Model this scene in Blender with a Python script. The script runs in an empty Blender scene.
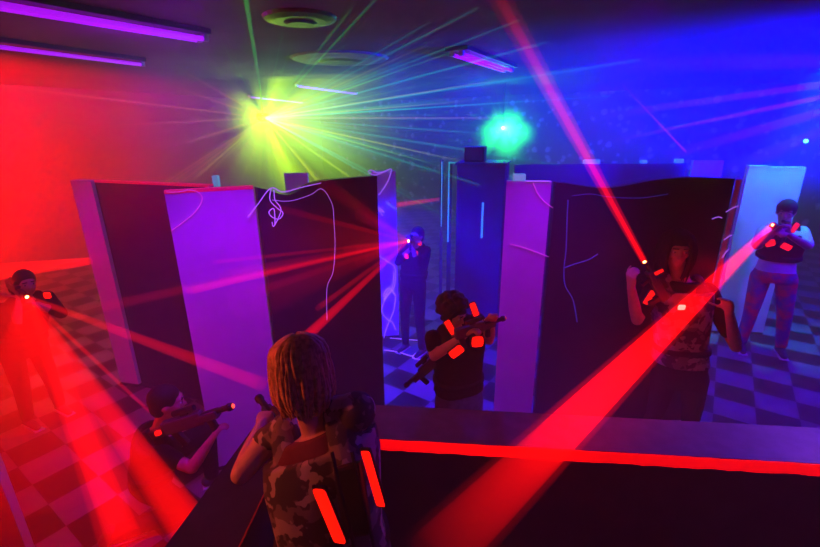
import bpy, bmesh, math, random
from mathutils import Vector as V, Matrix, Quaternion
random.seed(7)
sc = bpy.context.scene
C = sc.collection
R = math.radians

# ------------------------------------------------------------------ camera
PITCH, FPX, CAMH, ROLL = R(18.4), 441.0, 2.4, R(-0.7)
cam = bpy.data.cameras.new('camera'); cam_o = bpy.data.objects.new('camera', cam); C.objects.link(cam_o)
cam.sensor_width = 36.0; cam.lens = FPX/820*36.0; cam.clip_start = .02; cam.clip_end = 100
cam_o.location = (0, 0, CAMH)
cam_o.rotation_euler = (Matrix.Rotation(R(90)-PITCH, 3, 'X') @ Matrix.Rotation(ROLL, 3, 'Z')).to_euler()
sc.camera = cam_o

def ray(x, y):
    a = (x-410)/FPX; b = -(y-273.5)/FPX
    c, s = math.cos(ROLL), math.sin(ROLL)
    a, b = a*c-b*s, a*s+b*c
    return V((a, math.cos(PITCH)+b*math.sin(PITCH), -math.sin(PITCH)+b*math.cos(PITCH)))
def at(x, y, Y):
    "place on the sight line of (x, y) at ground distance Y"
    r = ray(x, y); return V((0, 0, CAMH)) + r*(Y/r.y)
def az(x, y, z):
    r = ray(x, y); return V((0, 0, CAMH)) + r*((z-CAMH)/r.z)

# ------------------------------------------------------------------ materials
M = {}
def nt(name):
    m = bpy.data.materials.new(name); m.use_nodes = True
    M[name] = m
    return m, m.node_tree, m.node_tree.nodes['Principled BSDF']
def mat(name, col, rough=.6, spec=.2, noise=None, scale=8., metal=0., bump=0.):
    m, t, b = nt(name)
    b.inputs['Base Color'].default_value = (*col, 1); b.inputs['Roughness'].default_value = rough
    b.inputs['Specular IOR Level'].default_value = spec; b.inputs['Metallic'].default_value = metal
    tc = t.nodes.new('ShaderNodeTexCoord'); n = t.nodes.new('ShaderNodeTexNoise')
    n.inputs['Scale'].default_value = scale; n.inputs['Detail'].default_value = 5
    t.links.new(tc.outputs['Object'], n.inputs['Vector'])
    mx = t.nodes.new('ShaderNodeMix'); mx.data_type = 'RGBA'
    mx.inputs[6].default_value = (*col, 1); mx.inputs[7].default_value = (*(noise or [c*.75 for c in col]), 1)
    rp = t.nodes.new('ShaderNodeMapRange'); rp.inputs[1].default_value = .42; rp.inputs[2].default_value = .62
    t.links.new(n.outputs['Fac'], rp.inputs[0]); t.links.new(rp.outputs[0], mx.inputs[0])
    t.links.new(mx.outputs[2], b.inputs['Base Color'])
    if bump:
        bp = t.nodes.new('ShaderNodeBump'); bp.inputs['Strength'].default_value = bump; bp.inputs['Distance'].default_value = .01
        t.links.new(n.outputs['Fac'], bp.inputs['Height']); t.links.new(bp.outputs[0], b.inputs['Normal'])
    return m
def glow(name, col, strength, base=None):
    m, t, b = nt(name)
    b.inputs['Base Color'].default_value = (*(base or col), 1); b.inputs['Roughness'].default_value = .5
    b.inputs['Emission Color'].default_value = (*col, 1); b.inputs['Emission Strength'].default_value = strength
    return m

mat('white_board', (.80, .80, .80), .55, .3, (.72, .72, .74), 3.)
mat('black_board', (.018, .018, .02), .45, .35, (.028, .027, .03), 5.)
mat('blue_board', (.03, .035, .10), .5, .3, (.04, .04, .12), 4.)
mat('barrier_black', (.022, .021, .026), .55, .3, (.034, .031, .042), 9.)
mat('ledge_paint', (.075, .07, .11), .5, .3, (.10, .09, .15), 14.)
mat('metal_dark', (.05, .05, .055), .4, .5, None, 20., .6)
mat('plastic_black', (.015, .015, .017), .35, .5)
mat('plastic_grey', (.09, .09, .10), .4, .5)
mat('patch_grey', (.2, .2, .2), .5, .3)
mat('housing_white', (.55, .55, .55), .4, .4)
mat('skin', (.62, .40, .30), .5, .35, (.56, .34, .25), 25.)
mat('hair_blond', (.62, .42, .20), .45, .4, (.35, .22, .09), 60.)
mat('hair_dark', (.03, .022, .018), .6, .3, (.015, .012, .01), 60.)
mat('cloth_black', (.012, .012, .014), .85, .1, (.02, .02, .022), 30., 0, .2)
mat('cloth_navy', (.05, .07, .16), .85, .1, (.03, .05, .12), 30., 0, .2)
mat('cloth_white', (.75, .75, .78), .85, .1, (.62, .62, .68), 12., 0, .2)
mat('cloth_maroon', (.16, .05, .06), .85, .1, (.12, .03, .04), 12., 0, .2)
mat('denim', (.10, .14, .30), .9, .1, (.07, .10, .22), 30., 0, .2)
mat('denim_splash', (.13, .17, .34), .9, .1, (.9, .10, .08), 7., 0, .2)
mat('shoe', (.08, .08, .09), .6, .3)
mat('eye_white', (.8, .8, .8), .2, .5)
mat('webbing', (.02, .02, .022), .7, .2)
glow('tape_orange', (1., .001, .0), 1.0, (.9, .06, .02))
glow('vest_light_or_glint', (1., .008, .001), 1.2, (.9, .1, .05))
glow('uv_tube', (.45, .006, 1.), 1.)
glow('muzzle_red', (1., .25, .06), 30.)
glow('muzzle_dim', (1., .06, .03), 3.)
glow('laser_yellow', (.9, 1., .05), 60.)
glow('laser_green', (.10, 1., .02), 30.)
glow('hit_glint', (1., .25, .2), 2.5)  # glint where the beam hits the vest, put in as emission
glow('edge_glow_red', (.8, .0, .04), .45, (.6, .1, .1))  # red glow line along two panel tops, painted as emission
glow('led_cyan', (.05, .75, 1.), 14.)
glow('string_uv', (.35, .12, 1.), .9, (.8, .8, .8))
glow('string_blue', (.01, .02, .6), .4, (.1, .1, .3))
glow('tape_dim', (1., .01, .0), .12, (.5, .1, .05))  # faint reflecting tape edge, given as weak emission
glow('rosy_line', (.9, .05, .25), .5, (.8, .8, .8))  # emissive rosy lines, standing in for curved reflections on the panels
glow('tape_cyan', (.0, .6, .55), .5, (.6, .8, .8))
glow('block_cyan', (.0, .45, .6), .45, (.7, .8, .8))  # pale blocks and post glow by their own emission, no lamps inside

def camo():
    m, t, b = nt('camouflage')
    tc = t.nodes.new('ShaderNodeTexCoord')
    cols = [(.05, .05, .055), (.20, .18, .17), (.42, .40, .40)]
    prev = None
    for i, (c, off, lo) in enumerate(zip(cols[1:], ((0, 0, 0), (3.1, 1.7, 5.2)), (.52, .56))):
        mp = t.nodes.new('ShaderNodeMapping'); mp.inputs['Location'].default_value = off
        t.links.new(tc.outputs['Object'], mp.inputs['Vector'])
        n = t.nodes.new('ShaderNodeTexNoise'); n.inputs['Scale'].default_value = 13; n.inputs['Detail'].default_value = 2.5
        t.links.new(mp.outputs[0], n.inputs['Vector'])
        rp = t.nodes.new('ShaderNodeMapRange'); rp.inputs[1].default_value = lo; rp.inputs[2].default_value = lo+.015
        t.links.new(n.outputs['Fac'], rp.inputs[0])
        mx = t.nodes.new('ShaderNodeMix'); mx.data_type = 'RGBA'
        if prev is None: mx.inputs[6].default_value = (*cols[0], 1)
        else: t.links.new(prev, mx.inputs[6])
        mx.inputs[7].default_value = (*c, 1); t.links.new(rp.outputs[0], mx.inputs[0]); prev = mx.outputs[2]
    t.links.new(prev, b.inputs['Base Color']); b.inputs['Roughness'].default_value = .85
camo()

def floor_mat():
    m, t, b = nt('checker_tile')
    tc = t.nodes.new('ShaderNodeTexCoord'); mp = t.nodes.new('ShaderNodeMapping')
    mp.inputs['Rotation'].default_value = (0, 0, R(35)); mp.inputs['Location'].default_value = FLOOR_OFF
    t.links.new(tc.outputs['Object'], mp.inputs['Vector'])
    ck = t.nodes.new('ShaderNodeTexChecker'); ck.inputs['Scale'].default_value = 1/.305
    ck.inputs['Color1'].default_value = (.25, .25, .28, 1); ck.inputs['Color2'].default_value = (.022, .02, .024, 1)
    t.links.new(mp.outputs[0], ck.inputs['Vector'])
    n = t.nodes.new('ShaderNodeTexNoise'); n.inputs['Scale'].default_value = 6; n.inputs['Detail'].default_value = 6
    t.links.new(tc.outputs['Object'], n.inputs['Vector'])
    mx = t.nodes.new('ShaderNodeMix'); mx.data_type = 'RGBA'; mx.blend_type = 'MULTIPLY'; mx.inputs[0].default_value = .45
    t.links.new(ck.outputs[0], mx.inputs[6]); t.links.new(n.outputs['Color'], mx.inputs[7])
    t.links.new(mx.outputs[2], b.inputs['Base Color']); b.inputs['Roughness'].default_value = .38; b.inputs['Specular IOR Level'].default_value = .35
FLOOR_OFF = (0.02, 0.10, .1)
floor_mat()

def mural_mat():
    "painted back wall: dark with a mottled leaf pattern"
    m, t, b = nt('mural_wall')
    tc = t.nodes.new('ShaderNodeTexCoord')
    v = t.nodes.new('ShaderNodeTexVoronoi'); v.inputs['Scale'].default_value = 4.5
    n = t.nodes.new('ShaderNodeTexNoise'); n.inputs['Scale'].default_value = 5; n.inputs['Detail'].default_value = 6
    t.links.new(tc.outputs['Object'], v.inputs['Vector']); t.links.new(tc.outputs['Object'], n.inputs['Vector'])
    ad = t.nodes.new('ShaderNodeMath'); ad.operation = 'ADD'
    t.links.new(v.outputs['Distance'], ad.inputs[0]); t.links.new(n.outputs['Fac'], ad.inputs[1])
    cr = t.nodes.new('ShaderNodeValToRGB')
    cr.color_ramp.elements[0].position = .62; cr.color_ramp.elements[0].color = (.55, .6, .6, 1)
    cr.color_ramp.elements[1].position = .82; cr.color_ramp.elements[1].color = (.06, .06, .07, 1)
    t.links.new(ad.outputs[0], cr.inputs[0]); t.links.new(cr.outputs[0], b.inputs['Base Color'])
    b.inputs['Roughness'].default_value = .8
mural_mat()
mat('ceiling_paint', (.10, .10, .105), .9, .1, (.13, .13, .135), 1.5)
mat('wall_paint', (.07, .07, .075), .85, .15, (.10, .09, .10), 1.2)

# ------------------------------------------------------------------ mesh helpers
def obj(name, bm, m, parent=None, smooth=False, org=None):
    bmesh.ops.recalc_face_normals(bm, faces=bm.faces[:])
    root = parent
    while root is not None and root.parent is not None: root = root.parent
    o0 = V(org) if org is not None else (V(root['org']) if root is not None else V((0, 0, 0)))
    for v in bm.verts: v.co -= o0
    me = bpy.data.meshes.new(name); bm.to_mesh(me); bm.free()
    me.materials.append(M[m])
    if smooth:
        for p in me.polygons: p.use_smooth = True
    o = bpy.data.objects.new(name, me); C.objects.link(o)
    if parent is not None: o.parent = parent
    else: o.location = o0; o['org'] = list(o0)
    return o
def tag(o, label, cat, group=None):
    o['label'] = label; o['category'] = cat
    if group: o['group'] = group
    return o
def thing(name, label, cat, loc, group=None):
    o = bpy.data.objects.new(name, None); C.objects.link(o)
    o.location = loc; o['org'] = list(loc); o.empty_display_size = .1
    return tag(o, label, cat, group)
def frame(d, up=V((0, 0, 1))):
    "right, forward(d), up"
    d = d.normalized(); r = d.cross(up)
    if r.length < 1e-4: r = d.cross(V((0, 1, 0)))
    r.normalize(); return r, d, r.cross(d).normalized()
def box(bm, c, size, r=V((1, 0, 0)), f=V((0, 1, 0)), u=V((0, 0, 1)), bev=0.):
    c = V(c); vs = []
    for sx in (-1, 1):
        for sy in (-1, 1):
            for sz in (-1, 1): vs.append(bm.verts.new(c + r*(sx*size[0]/2) + f*(sy*size[1]/2) + u*(sz*size[2]/2)))
    fs = [bm.faces.new([vs[i] for i in q]) for q in ((0, 1, 3, 2), (4, 6, 7, 5), (0, 4, 5, 1), (2, 3, 7, 6), (0, 2, 6, 4), (1, 5, 7, 3))]
    if bev:
        es = {e for f_ in fs for e in f_.edges}
        bmesh.ops.bevel(bm, geom=list(es), offset=bev, segments=2, affect='EDGES', profile=.6)
def tube(bm, pts, rad, n=8, cap=True):
    pts = [V(p) for p in pts]; rads = rad if isinstance(rad, (list, tuple)) else [rad]*len(pts)
    rings = []; ref = None
    for i, p in enumerate(pts):
        d = (pts[min(i+1, len(pts)-1)] - pts[max(i-1, 0)]).normalized()
        if ref is None:
            ref = d.orthogonal().normalized()
        ref = (ref - d*ref.dot(d)).normalized(); b = d.cross(ref)
        rings.append([bm.verts.new(p + (ref*math.cos(2*math.pi*k/n) + b*math.sin(2*math.pi*k/n))*rads[i]) for k in range(n)])
    for a, b in zip(rings, rings[1:]):
        for k in range(n): bm.faces.new((a[k], a[(k+1) % n], b[(k+1) % n], b[k]))
    if cap: bm.faces.new(rings[0][::-1]); bm.faces.new(rings[-1])
def capsule(bm, a, b, ra, rb, n=12, k=4):
    a, b = V(a), V(b); d = b-a; L = d.length
    d = d.normalized() if L > 1e-6 else V((0, 0, 1))
    pts, rads = [], []
    for i in range(k):
        t = math.pi/2*i/k; pts.append(a - d*ra*math.cos(t)); rads.append(max(ra*math.sin(t), ra*.06))
    pts.append(a); rads.append(ra); pts.append(b); rads.append(rb)
    for i in range(1, k+1):
        t = math.pi/2*i/k; pts.append(b + d*rb*math.sin(t)); rads.append(max(rb*math.cos(t), rb*.06))
    tube(bm, pts, rads, n)
def ellipsoid(bm, c, rx, ry, rz, r=V((1, 0, 0)), f=V((0, 1, 0)), u=V((0, 0, 1)), seg=16):
    ret = bmesh.ops.create_uvsphere(bm, u_segments=seg, v_segments=seg//2+2, radius=1)
    for v in ret['verts']:
        p = v.co.copy(); v.co = V(c) + r*(p.x*rx) + f*(p.y*ry) + u*(p.z*rz)
def loft(bm, secs, n=20):
    rings = []
    for c, r, f, w, d in secs:
        ring = []
        for k in range(n):
            t = 2*math.pi*k/n; ct, st = math.cos(t), math.sin(t)
            x = math.copysign(abs(ct)**.8, ct)*w; y = math.copysign(abs(st)**.8, st)*d
            ring.append(bm.verts.new(V(c) + r*x + f*y))
        rings.append(ring)
    for a, b in zip(rings, rings[1:]):
        for k in range(n): bm.faces.new((a[k], a[(k+1) % n], b[(k+1) % n], b[k]))
    bm.faces.new(rings[0][::-1]); bm.faces.new(rings[-1])
def fuse(name, bm, m, parent, vox=.012, it=4):
    "merge overlapping volumes to one continuous skin"
    bmesh.ops.recalc_face_normals(bm, faces=bm.faces[:])
    me = bpy.data.meshes.new('fuse'); bm.to_mesh(me); bm.free()
    o = bpy.data.objects.new('fuse', me); C.objects.link(o)
    md = o.modifiers.new('r', 'REMESH'); md.mode = 'VOXEL'; md.voxel_size = vox
    if it: sm = o.modifiers.new('s', 'SMOOTH'); sm.factor = .5; sm.iterations = it
    dg = bpy.context.evaluated_depsgraph_get()
    res = bpy.data.meshes.new_from_object(o.evaluated_get(dg))
    bpy.data.objects.remove(o); bpy.data.meshes.remove(me)
    b2 = bmesh.new(); b2.from_mesh(res); bpy.data.meshes.remove(res)
    return obj(name, b2, m, parent, True)
def spline(pts, k=8):
    pts = [V(p) for p in pts]; out = []
    for i in range(len(pts)-1):
        p0, p1, p2, p3 = pts[max(i-1, 0)], pts[i], pts[i+1], pts[min(i+2, len(pts)-1)]
        for j in range(k):
            t = j/k
            out.append(.5*((2*p1)+(p2-p0)*t+(2*p0-5*p1+4*p2-p3)*t*t+(3*p1-p0-3*p2+p3)*t**3))
    return out+[pts[-1]]

# ------------------------------------------------------------------ the room (axes turned 28 degrees from the view)
RA = R(28); U = V((math.sin(RA), math.cos(RA), 0)); W = V((math.cos(RA), -math.sin(RA), 0))
UB, UF, WL, WR, CEIL = 12.0, -3.0, -9.6, 7.0, 3.14
def uw(u, w, z=0): return U*u + W*w + V((0, 0, z))
def slab(name, c, size, m):
    bm = bmesh.new(); box(bm, c, size, W, U, V((0, 0, 1)))
    o = obj(name, bm, m, None, org=(0, 0, 0)); o['kind'] = 'structure'; return o
cu, cw = (UB+UF)/2, (WL+WR)/2
slab('floor', uw(cu, cw, -.05), (WR-WL+.4, UB-UF+.4, .1), 'checker_tile')
slab('ceiling', uw(cu, cw, CEIL+.05), (WR-WL+.4, UB-UF+.4, .1), 'ceiling_paint')
slab('wall_back', uw(UB+.1, cw, CEIL/2), (WR-WL, .2, CEIL), 'mural_wall')
slab('wall_front', uw(UF-.1, cw, CEIL/2), (WR-WL, .2, CEIL), 'wall_paint')
slab('wall_left', uw(cu, WL-.1, CEIL/2), (.2, UB-UF, CEIL), 'wall_paint')
slab('wall_right', uw(cu, WR+.1, CEIL/2), (.2, UB-UF, CEIL), 'wall_paint')

# ------------------------------------------------------------------ partitions of the arena
def partition(name, a, b, h, m, label, thick=.06, top=None, cap=True, edge=None, group=None, cap_m=None, cat='panel'):
    "upright board from ground point a to b; top: list of (share of the width, height) for a cut top edge"
    a, b = V((a[0], a[1], 0)), V((b[0], b[1], 0)); d = (b-a); L = d.length; d.normalize(); nrm = V((d.y, -d.x, 0))
    t = thing(name, label, cat, (a+b)/2, group); t['kind'] = 'thing'
    prof = top or [(0, h), (1, h)]
    def strip(bm, lo, hi, th):
        fr, bk = [], []
        for s, z in prof:
            for arr, sg in ((fr, 1), (bk, -1)):
                p = a + d*(s*L) + nrm*(sg*th/2)
                arr.append((bm.verts.new(p+V((0, 0, lo(z)))), bm.verts.new(p+V((0, 0, hi(z))))))
        for arr in (fr, bk):
            for p, q in zip(arr, arr[1:]): bm.faces.new((p[0], q[0], q[1], p[1]))
        for p, q, r_, s_ in zip(fr, fr[1:], bk, bk[1:]):
            bm.faces.new((p[1], q[1], s_[1], r_[1])); bm.faces.new((p[0], r_[0], s_[0], q[0]))
        for i in (0, -1): bm.faces.new((fr[i][0], fr[i][1], bk[i][1], bk[i][0]))
    bm = bmesh.new(); strip(bm, lambda z: .02, lambda z: z-.018, thick); obj('board', bm, m, t)
    bm = bmesh.new(); strip(bm, lambda z: z-.018, lambda z: z, thick+.008); obj('top_edging', bm, cap_m or m, t)
    bm = bmesh.new()
    box(bm, (a+b)/2 + V((0, 0, .01)), (L*.96, thick*1.5, .02), d, nrm); obj('base_rail', bm, 'black_board', t)
    return t
wav = lambda h, dips: [(i/24, h + sum(dh*math.exp(-((i/24-c)/w)**2) for c, w, dh in dips)) for i in range(25)]
partition('arena_panel', (-2.89, 3.87), (-2.68, 3.82), 2.0, 'white_board', 'narrow white panel end standing upright in the red haze')
partition('arena_panel', (-2.66, 3.84), (-1.52, 3.42), 2.0, 'black_board', 'black panel linking the narrow white panel to the wide white one', cap_m='edge_glow_red')
partition('arena_panel', (-1.47, 2.68), (-1.00, 2.86), 2.055, 'white_board', 'wide white panel glowing purple behind the crouching rifle player', cap_m='edge_glow_red')
partition('arena_panel', (-.985, 2.87), (-.255, 3.37), 2.055, 'black_board', 'black panel with a dipped wavy top edge and strings',
          top=wav(2.055, [(.22, .16, -.075), (.62, .1, -.0)]))
partition('arena_panel', (-.40, 4.80), (-.145, 4.84), 1.955, 'white_board', 'slim white panel with tangled string beside the kneeling shooter')
partition('arena_panel', (.715, 3.27), (1.02, 3.20), 2.02, 'white_board', 'tall white panel beside the curly haired player')
partition('arena_panel', (1.045, 3.20), (2.29, 3.17), 2.02, 'black_board', 'long black panel with a wavy top behind the bare armed player',
          top=wav(2.02, [(.28, .2, -.05), (.75, .25, .02)]))
partition('arena_panel', (2.32, 3.14), (2.41, 3.26), 2.02, 'white_board', 'white end board closing off the long black panel', thick=.03)
cyL = az(709, 331, 0); cyR = az(761, 333, 0)
cyM = cyL.lerp(cyR, .36)
partition('arena_panel', (cyL.x+.02, cyL.y), (cyM.x-.012, cyM.y), 1.965, 'white_board', 'narrow cyan lit panel touching the end of the long black panel')
partition('arena_panel', (cyM.x+.012, cyM.y+.03), (cyR.x, cyR.y), 1.95, 'white_board', 'pale cyan lit panel behind the player in jeans')
partition('arena_panel', (3.52, 5.62), (3.86, 5.56), 1.965, 'white_board', 'far pale panel peeking above the long black panel')
partition('arena_panel', (1.35, 5.75), (3.45, 5.65), 1.93, 'blue_board', 'dark far panel carrying the small pale blocks', cap_m='blue_board')
partition('arena_panel', (-1.30, 4.72), (-1.06, 4.72), 1.955, 'white_board', 'pale panel showing through the dip of the wavy black panel')
partition('arena_panel', (-1.98, 4.55), (-1.93, 4.55), 1.955, 'block_cyan', 'thin pale post sticking up behind the wide white panel')
pF = az(44, 580, 0)
partition('arena_panel', (-3.0, 1.25), (-1.86, 1.62), 2.0, 'white_board', 'red lit panel edge in the near bottom corner')

# dark tower with cyan tape
tw = thing('tower', 'dark blue tower of panels with a black box on top', 'tower', (.83, 5.1, 0))
d1 = V((.51, -.16, 0)).normalized(); n1 = V((d1.y, -d1.x, 0))
bm = bmesh.new(); box(bm, V((.85, 5.1, 1.0)) , (.52, .5, 2.0), d1, -n1, V((0, 0, 1)), .01); obj('body', bm, 'blue_board', tw)
bm = bmesh.new(); box(bm, V((.85, 5.1, 2.012)), (.55, .53, .024), d1, -n1); obj('top_board', bm, 'blue_board', tw)
bm = bmesh.new(); p = V((.85, 5.1, 1.40)) + n1*.256 + d1*.04; box(bm, p, (.02, .012, .40), d1, -n1); obj('tape_strip', bm, 'tape_cyan', tw)
sp = thing('speaker', 'black box speaker standing on top of the dark tower', 'speaker', (.75, 5.1, 2.024))
bm = bmesh.new(); box(bm, (.75, 5.1, 2.024+.08), (.22, .2, .16), d1, -n1, V((0, 0, 1)), .01); obj('cabinet', bm, 'plastic_black', sp)
bm = bmesh.new(); box(bm, V((.75, 5.1, 2.024+.08))+n1*.103, (.18, .01, .12), d1, -n1, V((0, 0, 1)), .004); obj('grille', bm, 'plastic_grey', sp)
fr = thing('door_frame', 'dark frame edged in cyan tape left of the tower', 'frame', (.47, 5.35, 0))
bm = bmesh.new(); box(bm, (.49, 5.35, 1.0), (.05, .05, 2.0)); obj('post', bm, 'blue_board', fr)
bm = bmesh.new(); box(bm, (.475, 5.318, 1.52), (.018, .012, .96)); obj('tape_strip', bm, 'tape_cyan', fr)
bm = bmesh.new(); box(bm, (.52, 5.318, 1.995), (.10, .012, .018)); obj('tape_strip', bm, 'tape_cyan', fr)
p_ = at(442, 160, 5.9)
po = thing('post', 'thin far post with a faint cyan stripe', 'post', (p_.x, 5.93, 0))
bm = bmesh.new(); box(bm, (p_.x, 5.93, p_.z/2), (.04, .05, p_.z), bev=.006); obj('shaft', bm, 'blue_board', po)
bm = bmesh.new(); box(bm, (p_.x, 5.90, p_.z-.45), (.012, .01, .86)); obj('tape_strip', bm, 'tape_cyan', po)
# small pale blocks along the far tops
for x0, x1, y, Y, z, lab in ((583, 599, 165, 5.72, 1.93, 'flat pale block on the dark far panel beside the red beam'),
                      (640, 646, 164, 5.70, 1.93, 'small pale cube in the middle of the dark far panel top'),
                      (674, 682, 165, 5.68, 1.93, 'small pale cube near the far pale panel'),
                      (514, 526, 165, 3.24, 2.02, 'pale cyan block on top of the tall white panel')):
    a = at(x0, y, Y); b = at(x1, y, Y); h = (x1-x0)/441*Y*.5 if x1-x0 < 9 else .05
    bm = bmesh.new(); box(bm, ((a.x+b.x)/2, Y, z+h/2), (b.x-a.x, .05, h), bev=.006)
    tag(obj('foam_block', bm, 'block_cyan', None, org=((a.x+b.x)/2, Y, z)), lab, 'block', 'pale blocks on the panel tops')

# ------------------------------------------------------------------ low barrier with taped ledge
def barrier(name, a, b, c, d, h, label, tape, m_top='ledge_paint'):
    "a-b far edge, d-c near edge (ground points)"
    a, b, c, d = [V((p[0], p[1], 0)) for p in (a, b, c, d)]
    t = thing(name, label, 'barrier', (a+b+c+d)/4)
    def prism(bm, ps, z0, z1):
        lo = [bm.verts.new(p+V((0, 0, z0))) for p in ps]; hi = [bm.verts.new(p+V((0, 0, z1))) for p in ps]
        bm.faces.new(lo[::-1]); bm.faces.new(hi)
        for i in range(4): bm.faces.new((lo[i], lo[(i+1) % 4], hi[(i+1) % 4], hi[i]))
    bm = bmesh.new(); prism(bm, (a, b, c, d), 0, h-.03); obj('wall_body', bm, 'barrier_black', t)
    bm = bmesh.new(); prism(bm, (a, b, c, d), h-.03, h); obj('ledge_top', bm, m_top, t)
    e = (c-d).normalized(); n = V((e.y, -e.x, 0))
    for z0, z1, m, nm, off in tape:
        bm = bmesh.new(); L = (c-d).length
        N = 60; rr = random.Random(3)
        q = [(d + e*(L*i/N) + n*off, rr.uniform(-.002, .002), rr.uniform(-.003, .003)) for i in range(N+1)]
        top = [bm.verts.new(p+V((0, 0, z1+j))) for p, j, k in q]; bot = [bm.verts.new(p+V((0, 0, z0+k))) for p, j, k in q]
        tb = [bm.verts.new(p-n*.004+V((0, 0, z1+j))) for p, j, k in q]; bb = [bm.verts.new(p-n*.004+V((0, 0, z0+k))) for p, j, k in q]
        for i in range(N):
            for A, B in ((top, bot), (bot, bb), (bb, tb), (tb, top)): bm.faces.new((A[i], A[i+1], B[i+1], B[i]))
        for i in (0, N): bm.faces.new((top[i], bot[i], bb[i], tb[i]))
        obj(nm, bm, m, t)
    return t
LZ = 1.0
fl, fr_, bl, br = az(372, 438, LZ), az(840, 464.5, LZ), az(340, 403, LZ), az(840, 429, LZ)
br = bl+(br-bl)*1.35; fr_ = fl+(fr_-fl)*1.35
barrier('low_barrier', bl, br, fr_, fl, LZ, 'low black barrier with a bright orange taped ledge edge', [(LZ-.062, LZ-.004, 'tape_orange', 'orange_tape', .004)])
a, b, c, d = az(270, 405, LZ), az(150, 567, LZ), az(228, 567, LZ), az(289, 440, LZ)
barrier('low_barrier', b, a, d, c, LZ, 'dark barrier arm slanting away under the blond player\'s elbow', [(LZ-.012, LZ-.004, 'tape_dim', 'tape_line', .003)], 'barrier_black')

# ------------------------------------------------------------------ ceiling fixtures
def uv_fixture(p0, p1, label, tubes=1, sep=.07):
    z = CEIL-.07; p0 = V((p0.x, p0.y, z)); p1 = V((p1.x, p1.y, z)); d = (p1-p0).normalized(); s = V((d.y, -d.x, 0)); L = (p1-p0).length
    t = thing('blacklight_fixture', label, 'lamp', ((p0+p1)/2)+V((0, 0, .07)), 'violet blacklight tubes on the ceiling')
    bm = bmesh.new(); box(bm, (p0+p1)/2+V((0, 0, .05)), (sep*tubes+.04, L, .04), s, d, V((0, 0, 1)), .006); obj('housing', bm, 'metal_dark', t)
    for k in range(tubes):
        o = s*((k-(tubes-1)/2)*sep)
        bm = bmesh.new(); tube(bm, [p0+o+d*.04, p1+o-d*.04], .018, 10); obj('tube', bm, 'uv_tube', t, True)
        for e in (p0+d*.02, p1-d*.02):
            bm = bmesh.new(); box(bm, e+o+V((0, 0, .01)), (.045, .04, .055), s, d, bev=.005); obj('end_cap', bm, 'housing_white', t)
ZC = CEIL-.07
e = lambda x, y: az(x, y, ZC)
def ext(a, b, k): return a + (a-b)*k
a, b = e(0, 6), e(204, 40); uv_fixture(ext(a, b, .5), b, 'long double violet tube crossing the top left corner', 2, .085)
a, b = e(0, 47), e(144, 65); uv_fixture(ext(a, b, .8), b, 'single violet tube below the double one at the left')
a, b = e(456, 54), e(508, 71); uv_fixture(a, b, 'short double violet tube left of the tall red beam', 2, .10)
a, b = e(296, 86), e(357, 94); uv_fixture(a, b, 'far violet tube just above the yellow green glow')
a, b = e(249, 97), e(303, 103); uv_fixture(a, b, 'farthest violet tube hidden in the yellow green glow')

def vent(x, y, r, label, m):
    p = az(x, y, CEIL); t = thing('ceiling_disc', label, 'vent', p)
    bm = bmesh.new(); tube(bm, [p-V((0, 0, .001)), p-V((0, 0, .02)), p-V((0, 0, .035))], [r, r*.95, r*.7], 28); obj('cover', bm, m, t, False)
    bm = bmesh.new(); tube(bm, [p-V((0, 0, .036)), p-V((0, 0, .05))], [r*.45, r*.35], 24); obj('core', bm, 'metal_dark', t)
vent(300, 17, .26, 'round ceiling vent near the top above the yellow glow', 'plastic_black')
vent(340, 58, .55, 'broad pale disc added for the green light patch on the ceiling', 'patch_grey')  # pale disc standing in for a patch of projector light

def projector(p, aim, label, lens, s=1.):
    t = thing('laser_projector', label, 'laser projector', (p.x, p.y, CEIL))
    r, f, u = frame(aim)
    bm = bmesh.new(); box(bm, p-f*.10*s, (.16*s, .2*s, .10*s), r, f, u, .008); obj('case', bm, 'plastic_black', t)
    bm = bmesh.new(); tube(bm, [p-f*.004, p+f*.008], [.024*s, .018*s], 14); obj('lens', bm, lens, t)
    bm = bmesh.new(); top = V((p.x, p.y, CEIL)) - f*.1*s; tube(bm, [p-f*.1*s+u*.04*s, top], .012, 8); obj('hanger', bm, 'metal_dark', t)
G1 = at(265, 118, 7.6); G2 = at(503, 128, 8.6); B1 = at(806, 141, 7.6)
projector(G1, at(330, 150, 5.5)-G1, 'ceiling laser projector bursting yellow green rays', 'laser_yellow')
projector(G2, V((0, 0, CAMH))-G2, 'ceiling laser projector glowing bright green over the tower', 'laser_green', 1.3)
led = thing('spotlight', 'small cyan spotlight shining at the far right', 'lamp', (B1.x, B1.y, CEIL))
f_ = (V((-1, -2, CAMH))-B1).normalized(); r_, f_, u_ = frame(f_)
bm = bmesh.new(); tube(bm, [B1-f_*.16, B1-f_*.02, B1], [.05, .07, .075], 16); obj('can', bm, 'plastic_black', led)
bm = bmesh.new(); tube(bm, [B1+f_*.001, B1+f_*.012], [.03, .024], 14); obj('lens', bm, 'led_cyan', led)
bm = bmesh.new(); tube(bm, [B1-f_*.08, V((B1.x, B1.y, CEIL))-f_*.08], .012, 8); obj('hanger', bm, 'metal_dark', led)
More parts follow.
